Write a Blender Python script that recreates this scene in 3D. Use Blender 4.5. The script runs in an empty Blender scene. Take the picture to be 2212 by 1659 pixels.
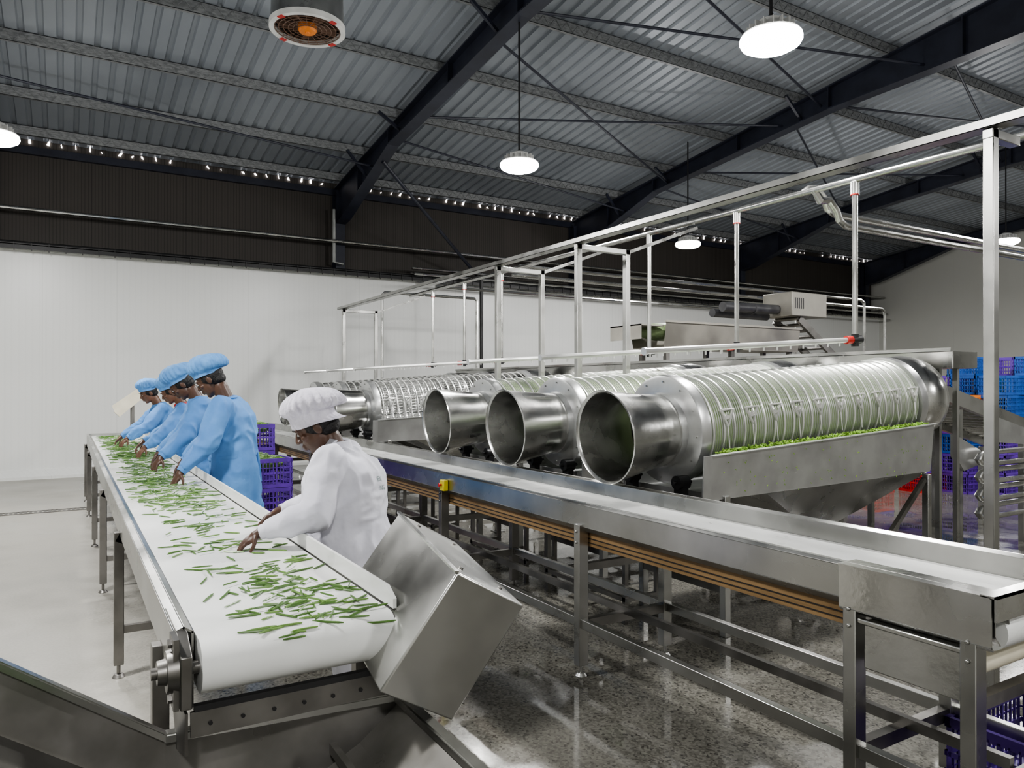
import bpy, math, random
from mathutils import Vector as V, Matrix, noise
from mathutils.bvhtree import BVHTree
random.seed(7)
sc=bpy.context.scene
COL=sc.collection
pi=math.pi
rad=math.radians
# ---------------------------------------------------------------- materials
def mat(name,col,rough=.5,metal=0.,col2=None,scale=5.,stretch=(1,1,1),bump=0.,bscale=None,rvar=0.,emit=0.,spec=.5,detail=4,lo=.35,hi=.65):
    m=bpy.data.materials.new(name); m.use_nodes=True
    nt=m.node_tree; b=nt.nodes['Principled BSDF']
    b.inputs['Base Color'].default_value=(*col,1); b.inputs['Roughness'].default_value=rough
    b.inputs['Metallic'].default_value=metal; b.inputs['Specular IOR Level'].default_value=spec
    tc=nt.nodes.new('ShaderNodeTexCoord'); mp=nt.nodes.new('ShaderNodeMapping'); mp.inputs['Scale'].default_value=stretch
    nt.links.new(tc.outputs['Object'],mp.inputs['Vector'])
    nz=nt.nodes.new('ShaderNodeTexNoise'); nz.inputs['Scale'].default_value=scale; nz.inputs['Detail'].default_value=detail
    nt.links.new(mp.outputs[0],nz.inputs['Vector'])
    cr=nt.nodes.new('ShaderNodeValToRGB'); c2=col2 or tuple(c*.82 for c in col)
    cr.color_ramp.elements[0].position=lo; cr.color_ramp.elements[1].position=hi
    cr.color_ramp.elements[0].color=(*c2,1); cr.color_ramp.elements[1].color=(*col,1)
    nt.links.new(nz.outputs['Fac'],cr.inputs[0]); nt.links.new(cr.outputs[0],b.inputs['Base Color'])
    if rvar:
        mr=nt.nodes.new('ShaderNodeMapRange'); mr.inputs['To Min'].default_value=max(0,rough-rvar); mr.inputs['To Max'].default_value=rough+rvar
        mr.inputs['From Min'].default_value=.3; mr.inputs['From Max'].default_value=.7
        nt.links.new(nz.outputs['Fac'],mr.inputs[0]); nt.links.new(mr.outputs[0],b.inputs['Roughness'])
    if bump:
        n2=nt.nodes.new('ShaderNodeTexNoise'); n2.inputs['Scale'].default_value=bscale or scale; n2.inputs['Detail'].default_value=3
        nt.links.new(mp.outputs[0],n2.inputs['Vector'])
        bp=nt.nodes.new('ShaderNodeBump'); bp.inputs['Strength'].default_value=bump; bp.inputs['Distance'].default_value=.02
        nt.links.new(n2.outputs['Fac'],bp.inputs['Height']); nt.links.new(bp.outputs[0],b.inputs['Normal'])
    if emit:
        b.inputs['Emission Color'].default_value=(*col,1); b.inputs['Emission Strength'].default_value=emit
    return m
STEEL=mat('steel_brushed',(.64,.64,.62),.25,1,(.48,.48,.46),3,(1,1,1),rvar=.1,bump=.03,bscale=40)
STEELX=mat('steel_sheet',(.54,.54,.52),.30,1,(.36,.36,.345),2.2,rvar=.1)
HOOP=mat('steel_hoop',(.50,.52,.48),.42,.75,(.42,.44,.40),2.2)
STEELM=mat('steel_matt',(.46,.44,.39),.5,.7,(.34,.325,.29),2.2,rvar=.1)
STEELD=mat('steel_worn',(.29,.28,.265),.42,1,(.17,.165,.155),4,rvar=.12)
STEELK=mat('steel_wet_dark',(.26,.25,.235),.38,.35,(.16,.155,.14),5,rvar=.12)
PIPE=mat('pipe_steel',(.60,.60,.58),.26,1,(.46,.46,.44),3,rvar=.06)
PIPEB=mat('pipe_bright',(.80,.80,.78),.32,.55,(.7,.7,.68),3,rvar=.06)
BELT=mat('belt_white',(.76,.77,.75),.32,0,(.66,.67,.65),3,rvar=.08)
CREAM=mat('belt_cream',(.66,.62,.50),.4,0,(.55,.51,.40),5)
TAN=mat('belt_tan',(.25,.16,.075),.55,0,(.17,.105,.045),6,(2,.4,6))
PLATEW=mat('plate_pale',(.64,.65,.64),.33,.85,(.50,.50,.50),4)
RAFT=mat('paint_dark',(.028,.032,.050),.42,0,(.018,.020,.032),3)
PURL=mat('galvanised_purlin',(.31,.32,.32),.5,.4,(.18,.185,.19),14,(1,3,3),detail=5)
BLACK=mat('rubber_black',(.015,.015,.016),.45)
DBELT=mat('belt_dark',(.08,.078,.070),.35,0,(.05,.048,.044),7)
GREY=mat('conduit_grey',(.42,.43,.42),.4,.3)
MOTG=mat('motor_grey',(.12,.12,.125),.4,.2,(.07,.07,.075),6)
PURPLE=mat('plastic_purple',(.13,.045,.36),.4,0,(.08,.03,.24),6)
PURPD=mat('plastic_purple_dark',(.05,.018,.17),.4,0,(.03,.01,.1),6)
BLUEP=mat('plastic_blue',(.02,.10,.36),.4,0,(.012,.06,.24),6)
TEAL=mat('plastic_teal',(.02,.20,.42),.4)
REDP=mat('plastic_red',(.50,.025,.02),.4)
ORANGE=mat('plastic_orange',(.75,.22,.02),.4)
YEL=mat('plastic_yellow',(.62,.52,.03),.4)
GREENS=mat('bean_green',(.12,.22,.06),.32,0,(.06,.13,.03),30)
GREENL=mat('bean_light',(.20,.33,.10),.34,0,(.11,.21,.05),30)
GMASS=mat('bean_mass',(.27,.35,.185),.5,0,(.18,.25,.115),22,(1,1,1),detail=4,lo=.3,hi=.7)
BITS=mat('bean_bits',(.36,.58,.10),.4,0,(.16,.32,.04),40)
CLB=mat('cloth_blue',(.115,.29,.60),.75,0,(.075,.21,.48),4,bump=.5,bscale=7)
CLB2=mat('cap_blue',(.14,.34,.66),.75,0,(.10,.26,.55),14,bump=.4,bscale=30)
CLW=mat('cloth_white',(.70,.70,.76),.75,0,(.60,.60,.67),4,bump=.6,bscale=7)
CAPW=mat('cap_white',(.72,.70,.77),.8,0,(.60,.58,.66),22,bump=.4,bscale=30)
SKIN=mat('skin_brown',(.085,.041,.025),.42,0,(.06,.03,.018),12)
SKIN2=mat('skin_warm',(.14,.066,.038),.42,0,(.10,.05,.029),12)
HAIR=mat('hair_black',(.008,.007,.007),.6,0,None,60,bump=.6)
EYE=mat('eye_white',(.5,.48,.45),.2)
NAVY=mat('trousers_navy',(.03,.04,.09),.8)
BOOT=mat('boot_white',(.7,.7,.7),.35)
INK=mat('ink_grey',(.22,.30,.29),.7)
REDC=mat('collar_red',(.6,.03,.03),.7)
RUST=mat('mesh_brown',(.15,.085,.055),.6)
WHP=mat('painted_white',(.7,.7,.68),.4)
EM=mat('lamp_lens',(1,.99,.97),.3,emit=60)
EAVEGLOW=mat('daylight_glow',(1,.94,.92),.5,emit=6)
def wall_mat(name,col,col2,per,ribper,rough=.4,ribamt=.9,joint=.72,bumpk=.25):
    m=bpy.data.materials.new(name); m.use_nodes=True; nt=m.node_tree; b=nt.nodes['Principled BSDF']
    N=nt.nodes.new; L=nt.links.new
    tc=N('ShaderNodeTexCoord'); sp=N('ShaderNodeSeparateXYZ'); L(tc.outputs['Object'],sp.inputs[0])
    add=N('ShaderNodeMath'); add.operation='ADD'; L(sp.outputs['X'],add.inputs[0]); L(sp.outputs['Y'],add.inputs[1])
    def line(p,w):
        d=N('ShaderNodeMath'); d.operation='DIVIDE'; L(add.outputs[0],d.inputs[0]); d.inputs[1].default_value=p
        f=N('ShaderNodeMath'); f.operation='FRACT'; L(d.outputs[0],f.inputs[0])
        g=N('ShaderNodeMath'); g.operation='GREATER_THAN'; L(f.outputs[0],g.inputs[0]); g.inputs[1].default_value=w
        return g,f
    g,_=line(per,.012); g2,f2=line(ribper,.25)
    nz=N('ShaderNodeTexNoise'); nz.inputs['Scale'].default_value=.8; nz.inputs['Detail'].default_value=4; L(tc.outputs['Object'],nz.inputs['Vector'])
    mx=N('ShaderNodeMix'); mx.data_type='RGBA'; L(nz.outputs['Fac'],mx.inputs[0]); mx.inputs[6].default_value=(*col2,1); mx.inputs[7].default_value=(*col,1)
    mm=N('ShaderNodeMapRange'); L(g.outputs[0],mm.inputs[0]); mm.inputs['To Min'].default_value=joint
    mn=N('ShaderNodeMapRange'); L(g2.outputs[0],mn.inputs[0]); mn.inputs['To Min'].default_value=ribamt
    ml=N('ShaderNodeMath'); ml.operation='MULTIPLY'; L(mm.outputs[0],ml.inputs[0]); L(mn.outputs[0],ml.inputs[1])
    vm=N('ShaderNodeVectorMath'); vm.operation='SCALE'; L(mx.outputs[2],vm.inputs[0]); L(ml.outputs[0],vm.inputs['Scale'])
    L(vm.outputs[0],b.inputs['Base Color']); b.inputs['Roughness'].default_value=rough
    bp=N('ShaderNodeBump'); bp.inputs['Strength'].default_value=bumpk; bp.inputs['Distance'].default_value=.004; L(g2.outputs[0],bp.inputs['Height']); L(bp.outputs[0],b.inputs['Normal'])
    return m
WALL=wall_mat('panel_white',(.80,.81,.79),(.75,.76,.74),1.15,.1,.33,.98,.92)
LOUV=wall_mat('louvre_dark',(.066,.057,.049),(.043,.038,.033),1.6,.055,.6,.6)
ENDW=wall_mat('gable_offwhite',(.60,.60,.56),(.54,.54,.50),1.15,.2,.5,1.,.96,.02)
ROOF=mat('roof_sheet',(.325,.350,.380),.45,.25,(.25,.272,.30),.9,(1,.35,1),rvar=.08,detail=6)
def floor_mat():
    m=bpy.data.materials.new('floor_terrazzo'); m.use_nodes=True; nt=m.node_tree; b=nt.nodes['Principled BSDF']
    N=nt.nodes.new; L=nt.links.new
    tc=N('ShaderNodeTexCoord'); sp=N('ShaderNodeSeparateXYZ'); L(tc.outputs['Object'],sp.inputs[0])
    vo=N('ShaderNodeTexVoronoi'); vo.inputs['Scale'].default_value=85; L(tc.outputs['Object'],vo.inputs['Vector'])
    cr=N('ShaderNodeValToRGB'); L(vo.outputs['Color'],cr.inputs[0])
    e=cr.color_ramp.elements; e[0].position=.05; e[0].color=(.03,.028,.025,1); e[1].position=.8; e[1].color=(.16,.155,.135,1)
    x=cr.color_ramp.elements.new(.28); x.color=(.09,.086,.075,1)
    nz=N('ShaderNodeTexNoise'); nz.inputs['Scale'].default_value=1.3; nz.inputs['Detail'].default_value=7; L(tc.outputs['Object'],nz.inputs['Vector'])
    mr=N('ShaderNodeMapRange'); L(sp.outputs['X'],mr.inputs[0]); mr.inputs['From Min'].default_value=.1; mr.inputs['From Max'].default_value=.9
    ad=N('ShaderNodeMath'); ad.operation='MULTIPLY_ADD'; L(nz.outputs['Fac'],ad.inputs[0]); ad.inputs[1].default_value=1.6; ad.inputs[2].default_value=-.72
    wet=N('ShaderNodeMath'); wet.operation='ADD'; wet.use_clamp=True; L(mr.outputs[0],wet.inputs[0]); L(ad.outputs[0],wet.inputs[1])
    n5=N('ShaderNodeTexNoise'); n5.inputs['Scale'].default_value=60; n5.inputs['Detail'].default_value=3; L(tc.outputs['Object'],n5.inputs['Vector'])
    av=N('ShaderNodeMath'); av.operation='MULTIPLY_ADD'; L(n5.outputs['Fac'],av.inputs[0]); av.inputs[1].default_value=.35; L(nz.outputs['Fac'],av.inputs[2])
    dry=N('ShaderNodeMix'); dry.data_type='RGBA'; L(av.outputs[0],dry.inputs[0]); dry.inputs[6].default_value=(.17,.16,.135,1); dry.inputs[7].default_value=(.50,.485,.44,1)
    mx=N('ShaderNodeMix'); mx.data_type='RGBA'; L(wet.outputs[0],mx.inputs[0]); L(dry.outputs[2],mx.inputs[6]); L(cr.outputs[0],mx.inputs[7])
    L(mx.outputs[2],b.inputs['Base Color'])
    n3=N('ShaderNodeTexNoise'); n3.inputs['Scale'].default_value=1.6; n3.inputs['Detail'].default_value=4; L(tc.outputs['Object'],n3.inputs['Vector'])
    pr=N('ShaderNodeMapRange'); L(n3.outputs['Fac'],pr.inputs[0]); pr.inputs['From Min'].default_value=.44; pr.inputs['From Max'].default_value=.54; pr.inputs['To Min'].default_value=.24; pr.inputs['To Max'].default_value=.03
    ro=N('ShaderNodeMix'); L(wet.outputs[0],ro.inputs[0]); ro.inputs[2].default_value=.42; L(pr.outputs[0],ro.inputs[3])
    L(ro.outputs[0],b.inputs['Roughness'])
    n4=N('ShaderNodeTexNoise'); n4.inputs['Scale'].default_value=6; n4.inputs['Detail'].default_value=2; L(tc.outputs['Object'],n4.inputs['Vector'])
    bp=N('ShaderNodeBump'); bp.inputs['Strength'].default_value=.04; bp.inputs['Distance'].default_value=.01; L(n4.outputs['Fac'],bp.inputs['Height']); L(bp.outputs[0],b.inputs['Normal'])
    return m
FLOOR=floor_mat()
# ---------------------------------------------------------------- geometry helper
def basis(d):
    d=V(d).normalized(); a=V((0,0,1)) if abs(d.z)<.9 else V((1,0,0))
    u=d.cross(a).normalized(); w=d.cross(u).normalized(); return u,w
class G:
    def __init__(s): s.v=[];s.f=[];s.mi=[];s.cur=0
    def add(s,vs,fs):
        o=len(s.v); s.v+=[V(v) for v in vs]; s.f+=[tuple(i+o for i in f) for f in fs]; s.mi+=[s.cur]*len(fs); return s
    def bx(s,x0,x1,y0,y1,z0,z1,M=None):
        vs=[V((x,y,z)) for x in(x0,x1) for y in(y0,y1) for z in(z0,z1)]
        if M: vs=[M@v for v in vs]
        return s.add(vs,[(0,1,3,2),(4,6,7,5),(0,4,5,1),(2,3,7,6),(0,2,6,4),(1,5,7,3)])
    def beam(s,p0,p1,w,h):
        p0=V(p0);p1=V(p1); d=(p1-p0).normalized(); a=V((0,0,1)) if abs(d.z)<.95 else V((0,1,0))
        u=d.cross(a).normalized()*w/2; t=u.cross(d).normalized()*h/2
        vs=[p+a_*u+b_*t for p in(p0,p1) for a_ in(-1,1) for b_ in(-1,1)]
        return s.add(vs,[(0,1,3,2),(4,6,7,5),(0,4,5,1),(2,3,7,6),(0,2,6,4),(1,5,7,3)])
    def tube(s,pts,r,n=8,caps=True):
        pts=[V(p) for p in pts]; rs=r if isinstance(r,(list,tuple)) else [r]*len(pts)
        vs=[];fs=[]; u=None
        for i,p in enumerate(pts):
            a=pts[max(0,i-1)]; b=pts[min(len(pts)-1,i+1)]; d=(b-a).normalized()
            if u is None: u,w=basis(d)
            else:
                u=(u-d*u.dot(d)); u=u.normalized() if u.length>1e-5 else basis(d)[0]; w=d.cross(u)
            k=1.
            if 0<i<len(pts)-1:
                c=(pts[i]-a).normalized().dot((b-pts[i]).normalized()); k=1/max(.5,math.sqrt(max(0,(1+c)/2)))
            for j in range(n):
                t=2*pi*j/n; vs.append(p+(u*math.cos(t)+w*math.sin(t))*rs[i]*(k if k<1.5 else 1.2))
        for i in range(len(pts)-1):
            for j in range(n): fs.append((i*n+j,i*n+(j+1)%n,(i+1)*n+(j+1)%n,(i+1)*n+j))
        if caps: fs.append(tuple(range(n))[::-1]); fs.append(tuple(range((len(pts)-1)*n,len(pts)*n)))
        return s.add(vs,fs)
    def cyl(s,p0,p1,r0,r1=None,n=16,caps=True): return s.tube([p0,p1],[r0,r0 if r1 is None else r1],n,caps)
    def sph(s,c,r,M=None,n=16,k=10):
        c=V(c); rr=V((r,r,r)) if not isinstance(r,(tuple,list)) else V(r)
        vs=[];fs=[]
        for i in range(1,k):
            ph=pi*i/k
            for j in range(n):
                t=2*pi*j/n; q=V((math.sin(ph)*math.cos(t)*rr.x,math.sin(ph)*math.sin(t)*rr.y,math.cos(ph)*rr.z))
                vs.append(c+(M@q if M else q))
        t_=V((0,0,rr.z)); a=len(vs); vs+=[c+(M@t_ if M else t_),c-(M@t_ if M else t_)]
        for i in range(k-2):
            for j in range(n): fs.append((i*n+j,(i+1)*n+j,(i+1)*n+(j+1)%n,i*n+(j+1)%n))
        for j in range(n): fs.append((a,j,(j+1)%n)); fs.append((a+1,(k-2)*n+(j+1)%n,(k-2)*n+j))
        return s.add(vs,fs)
    def caps(s,p0,p1,r0,r1,n=12):
        s.cyl(p0,p1,r0,r1,n); s.sph(p0,r0*.995,n=n,k=8); s.sph(p1,r1*.995,n=n,k=8); return s
    def loft(s,secs,n=24,close=True):
        vs=[];fs=[]
        for c,a,b in secs:
            for j in range(n):
                t=2*pi*j/n; vs.append(V(c)+V(a)*math.cos(t)+V(b)*math.sin(t))
        for i in range(len(secs)-1):
            for j in range(n): fs.append((i*n+j,i*n+(j+1)%n,(i+1)*n+(j+1)%n,(i+1)*n+j))
        if close:
            fs.append(tuple(range(n))[::-1]); fs.append(tuple(range((len(secs)-1)*n,len(secs)*n)))
        return s.add(vs,fs)
    def lathe(s,c,axis,prof,n=32,close=False):
        c=V(c);ax=V(axis).normalized();u,w=basis(ax)
        return s.loft([(c+ax*h,u*r,w*r) for h,r in prof],n,close)
    def torus(s,c,axis,R,r,n=40,k=6):
        c=V(c);ax=V(axis).normalized();u,w=basis(ax);vs=[];fs=[]
        for i in range(n):
            t=2*pi*i/n; e=u*math.cos(t)+w*math.sin(t)
            for j in range(k):
                q=2*pi*j/k; vs.append(c+e*(R+r*math.cos(q))+ax*r*math.sin(q))
        for i in range(n):
            for j in range(k): fs.append((i*k+j,((i+1)%n)*k+j,((i+1)%n)*k+(j+1)%k,i*k+(j+1)%k))
        return s.add(vs,fs)
    def prism(s,poly,vec):
        n=len(poly); vec=V(vec); vs=[V(p) for p in poly]+[V(p)+vec for p in poly]
        fs=[tuple(range(n))[::-1],tuple(range(n,2*n))]+[(i,(i+1)%n,n+(i+1)%n,n+i) for i in range(n)]
        return s.add(vs,fs)
    def sheet(s,path,vec,th=.004):
        vec=V(vec)
        for a,b in zip(path[:-1],path[1:]):
            a=V(a);b=V(b); nrm=(b-a).cross(vec).normalized()*th/2; e=(b-a).normalized()*th/2
            s.prism([a-e-nrm,b+e-nrm,b+e+nrm,a-e+nrm],vec)
        return s
def meshobj(name,g,mats,parent=None,local=False,bevel=0,flat=False,ang=35):
    off=V((0,0,0))
    if parent is not None and not local: off=parent['_o'] if '_o' in parent else V((0,0,0)); off=V(off)
    me=bpy.data.meshes.new(name); me.from_pydata([v-off for v in g.v],[],g.f)
    if not isinstance(mats,(list,tuple)): mats=[mats]
    for m in mats: me.materials.append(m)
    me.polygons.foreach_set('material_index',g.mi)
    me.update()
    import bmesh
    bm=bmesh.new(); bm.from_mesh(me); bmesh.ops.recalc_face_normals(bm,faces=bm.faces); bm.to_mesh(me); bm.free()
    if not flat:
        me.shade_smooth(); me.set_sharp_from_angle(angle=rad(ang))
    o=bpy.data.objects.new(name,me); COL.objects.link(o)
    if parent is not None: o.parent=parent
    if bevel:
        md=o.modifiers.new('bevel','BEVEL'); md.width=bevel; md.segments=2; md.limit_method='ANGLE'; md.angle_limit=rad(50)
    return o
def tag(o,label,cat,group=None,kind=None):
    o['label']=label; o['category']=cat
    if group: o['group']=group
    if kind: o['kind']=kind
    return o
def top(name,loc,label,cat,group=None,rz=0):
    e=bpy.data.objects.new(name,None); e.location=loc; e.rotation_euler=(0,0,rz); e.empty_display_size=.1; COL.objects.link(e)
    e['_o']=list(loc); tag(e,label,cat,group); return e
def dup(root,loc,rz=None):
    def rec(o,par):
        c=o.copy(); COL.objects.link(c); c.parent=par
        for ch in list(o.children): rec(ch,c)
        return c
    c=rec(root,None); c.location=loc
    if rz is not None: c.rotation_euler=(0,0,rz)
    return c
def struct(o): o['kind']='structure'; return o
# ---------------------------------------------------------------- room
YW=15.3; S=.12
def rz_(y): return 6.0+S*(YW-y) if y>=3.6 else 6.0+S*(YW-3.6)-S*(3.6-y)
g=G().bx(-6,24,-8,15.8,-.1,0); struct(meshobj('floor',g,FLOOR))
g=G().bx(-6,24,YW,YW+.1,0,3.95); g.bx(-6,24,YW-.03,YW+.32,3.95,3.98); struct(meshobj('wall_back',g,WALL))
g=G().bx(-6,24,YW+.3,YW+.38,3.9,5.97); struct(meshobj('wall_back_upper',g,LOUV))
g=G().prism([(-6.1,-8,0),(-6.1,15.7,0),(-6.1,15.7,5.95),(-6.1,3.6,7.4),(-6.1,-8,6)],(.1,0,0)); struct(meshobj('wall_left',g,WALL))
g=G().prism([(24,-8,0),(24,15.7,0),(24,15.7,5.95),(24,3.6,7.4),(24,-8,6)],(.1,0,0)); struct(meshobj('wall_right',g,ENDW))
g=G().bx(-6,24,-8.1,-8,0,6.0); struct(meshobj('wall_front',g,ENDW))
g=G().prism([(-6,YW-.14,0),(-6,YW,0),(-6,YW,.16),(-6,YW-.03,.16),(-6,YW-.14,.05)],(30,0,0)); struct(meshobj('baseboard_back',g,WALL))
prof=[];P=.225;x=-6.1;
while x<24.1:
    prof+=[(x,0),(x+.135,0),(x+.155,.034),(x+.205,.034)]; x+=P
prof.append((x,0))
vs=[];fs=[];rows=[-8.2,3.6,15.75]
for y in rows:
    for (px,pz) in prof: vs.append((px,y,rz_(y)+pz))
n=len(prof)
for r_ in range(2):
    for i in range(n-1): fs.append((r_*n+i,r_*n+i+1,(r_+1)*n+i+1,(r_+1)*n+i))
g=G().add(vs,fs); o=struct(meshobj('ceiling',g,ROOF,flat=True))
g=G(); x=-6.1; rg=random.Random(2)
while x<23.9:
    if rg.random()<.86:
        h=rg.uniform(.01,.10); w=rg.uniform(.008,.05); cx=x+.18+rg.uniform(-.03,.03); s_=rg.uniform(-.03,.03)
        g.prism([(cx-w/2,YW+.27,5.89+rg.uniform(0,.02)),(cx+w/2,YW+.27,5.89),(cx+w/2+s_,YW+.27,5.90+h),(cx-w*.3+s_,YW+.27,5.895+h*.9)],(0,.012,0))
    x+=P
struct(meshobj('eave_glow',g,EAVEGLOW,flat=True))  # glowing slivers put in for daylight glints along the eave ribs, no real openings
g=G().bx(-6,24,YW+.2,YW+.3,5.69,5.82); struct(meshobj('trim_2',g,RAFT))
g=G(); 
for i in range(120):
    xx=-5.9+i*.052; g.bx(xx,xx+.03,11.12,11.28,.001,.006)
g.bx(-5.95,.35,11.10,11.12,.0,.008); g.bx(-5.95,.35,11.28,11.30,.0,.008)
tag(meshobj('floor_drain',g,STEELD,flat=True),'long narrow slotted steel floor drain set in concrete','drain')
def rafter(xr):
    g=G()
    def zt(y): return rz_(y)-.17
    bot=[(15.45,5.05),(15.0,5.10),(12.4,5.91),(8.0,6.33),(3.6,6.44),(-.8,6.33),(-8,5.5)]
    topl=[(-8,zt(-8)),(3.6,zt(3.6)),(15.45,zt(15.45))]
    poly=[(xr-.012,y,z) for y,z in bot+topl]; g.prism(poly,(.024,0,0))
    for seq in(bot,topl):
        for (y0,z0),(y1,z1) in zip(seq[:-1],seq[1:]): g.beam((xr,y0,z0),(xr,y1,z1),.22,.022)
    for y in (14.0,12.4,10,8,5.8):
        zb=5.91 if y==12.4 else (5.41 if y==14 else 6.13 if y==10 else 6.33 if y==8 else 6.39); g.bx(xr-.1,xr+.1,y-.008,y+.008,zb,zt(y))
    return meshobj('roof_rafter',g,RAFT,ang=30)
for i,xr in enumerate((-1.1,5.0,11.2,17.3,23.4)):
    tag(rafter(xr),'dark-painted steel portal rafter with haunched eave under sheet roof','steel beam','portal rafters')
    g=G(); g.bx(xr-.1,xr+.1,15.34,15.36,3.98,5.7); g.bx(xr-.1,xr+.1,15.56,15.58,3.98,5.7); g.bx(xr-.012,xr+.012,15.36,15.56,3.98,5.7)
    tag(meshobj('steel_column',g,RAFT),'dark-painted steel column carrying a roof rafter','steel column','portal columns')
for y in (15.0,13.6,11.95,10.3,8.6,6.9,5.2,3.75,2.0,.2,-2,-4,-6):
    z=rz_(y); g=G()
    g.sheet([(-6,y+.05,z-.012),(-6,y,z-.012),(-6,y,z-.165),(-6,y+.05,z-.165)],(30,0,0),.006)
    if y>5:
        k=-6
        while k<23.8:
            g.beam((k,y-.008,z-.15),(k+.1,y-.008,z-.03),.008,.012); g.beam((k+.1,y-.008,z-.03),(k+.2,y-.008,z-.15),.008,.012); k+=.2
    tag(meshobj('roof_purlin',g,PURL,flat=True),'galvanised steel purlin with zigzag lacing under roof sheets','roof purlin','galvanised roof purlins')
for xr in (5.0,11.2,17.3):
    for y in (13.6,11.95,8.6):
        zb={13.6:5.55,11.95:5.98,8.6:6.31}[y]
        g=G().beam((xr,y,zb+.02),(xr-.45,y-.02,rz_(y)-.13),.045,.045)
        tag(meshobj('fly_brace',g,RAFT),'short dark angle brace between rafter and purlin','roof brace','fly braces')
def rod(a,b,r=.020):
    g=G().cyl(a,b,r,n=8); tag(meshobj('bracing_rod',g,RAFT),'slim dark steel bracing rod between roof rafters','bracing rod','roof bracing rods')
for x0,x1 in((5,11.2),(11.2,17.3)):
    rod((x0,8.0,6.40),(x1,6.4,6.50)); rod((x0,11.4,6.10),(x1,9.0,6.35)); rod((x0,8.8,6.40),(x1,12.0,6.0)); rod((x0,6.0,6.45),(x1,8.2,6.45)); rod((x0,12.2,5.95),(x1,13.4,5.68))
rod((-1.1,12.5,5.95),(5,13.3,5.75)); rod((5,12.9,5.75),(8.2,15.2,4.2),.035)
def pipe(name,pts,r,m,label,cat='pipe',n=10,group=None):
    return tag(meshobj(name,G().tube(pts,r,n),m),label,cat,group)
pipe('wall_pipe',[(-6,15.05,4.62),(23.9,15.05,4.62)],.035,PIPE,'long bright steel pipe running along dark louvred wall')
pipe('wall_pipe',[(4.8,15.15,5.3),(4.8,15.15,4.2),(5.0,15.15,4.17)],.03,GREY,'thin grey conduit dropping down a column')
for k,(yy,zz) in enumerate(((15.12,4.10),(15.02,4.2),(14.9,4.06),(14.8,3.85))):
    pipe('service_pipe',[(6.5,yy,zz),(23.8,yy,zz)],.03,PIPE,'bright steel service pipe along top of white wall',group='wall service pipes')
for k,(yy,zz,x0,x1) in enumerate(((9.0,3.32,5.55,13.5),(9.2,3.22,5.55,14.5),(11.8,3.35,5.55,15))):
    pipe('cross_pipe',[(x0,yy,zz),(x1,yy,zz),(x1+.1,yy,zz-.05),(x1+.12,yy,zz-.15),(x1+.12,yy,0)],.026,PIPE,'bright steel cross pipe running overhead above machines',group='overhead cross pipes')
g=G(); g.bx(-6,23.9,15.0,15.28,4.0,4.015); g.bx(-6,23.9,15.0,15.012,3.93,4.03); g.bx(-6,23.9,15.26,15.275,4.0,4.09)
k=-6
while k<23.8: g.bx(k,k+.015,14.985,15.0,3.9,4.04); k+=.25
tag(meshobj('cable_tray',g,BLACK),'black perforated cable tray along top of white wall','cable tray')
pipe('electric_cable',[(-6,15.1,4.05),(0,15.12,4.06),(8,15.1,4.045),(16,15.12,4.06),(23.8,15.1,4.05)],.022,BLACK,'thick black cable lying in the tray','cable')
g=G().tube([(5.03,13,0.0),(5.03,13,3.30),(5.08,13,3.35),(6.97,13,3.35),(7.02,13,3.30),(7.02,13,0.0)],.025,10)
tag(meshobj('pipe_frame',g,PIPE),'steel pipe arch standing by the white wall','pipe frame')
g=G().tube([(7.4,14.6,3.9),(7.4,13.5,3.9),(7.4,13.5,.02)],.03,8); tag(meshobj('hose_pipe',g,BLACK),'black hose dropping from wall pipes','hose')
# ---------------------------------------------------------------- lamps
def lamp0():
    e=top('high_bay_lamp',(0,0,0),'round white LED high-bay lamp hanging on a rod','lamp','high-bay lamps')
    g=G(); g.lathe((0,0,0),(0,0,1),[(.0,.235),(.02,.24),(.05,.235),(.07,.15),(.16,.11),(.19,.05),(.19,.001)],32)
    for k in range(16):
        a=2*pi*k/16; M=Matrix.Rotation(a,4,'Z'); g.bx(.10,.19,-.004,.004,.06,.13,M)
    meshobj('lamp_housing',g,WHP,e)
    g=G(); g.lathe((0,0,0),(0,0,-1),[(-.03,.245),(0,.25),(.03,.235),(.055,.19),(.07,.08),(.075,.001)],32); meshobj('lamp_lens',g,EM,e)
    return e
L0=lamp0()
def place_lamp(e,x,y,z,w):
    e.location=(x,y,z)
    h=rz_(y)-z-.01
    g=G().cyl((0,0,.18),(0,0,h),.014,n=8); g.torus((0,0,.2),(1,0,0),.025,.006,16,6); meshobj('lamp_cable',g,BLACK,e,local=True)
    ld=bpy.data.lights.new('lamp_light','AREA'); ld.shape='DISK'; ld.size=.42; ld.energy=w; ld.color=(1,.985,.97)
    lo=bpy.data.objects.new('lamp_light',ld); COL.objects.link(lo); lo.parent=e; lo.location=(0,0,-.085)
    ld=bpy.data.lights.new('lamp_glow','POINT'); ld.energy=w*.60; ld.shadow_soft_size=.15; ld.color=(1,.985,.98)
    lo=bpy.data.objects.new('lamp_glow',ld); COL.objects.link(lo); lo.parent=e; lo.location=(0,0,-.26)
lamps=[(4.98,4.12,4.45),(5.02,8.14,4.45),(10.7,10.9,4.45),(16.8,7.9,4.62),(-.7,10.3,4.45),(-1.2,4.0,4.45),(11,4.0,4.45),(5,-2,4.45),(-1.2,-3,4.45),(11,-3,4.45),(17,2,4.45)]
es=[L0]+[dup(L0,(0,0,0)) for _ in lamps[1:]]
for e,(x,y,z) in zip(es,lamps): place_lamp(e,x,y,z,172)
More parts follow.
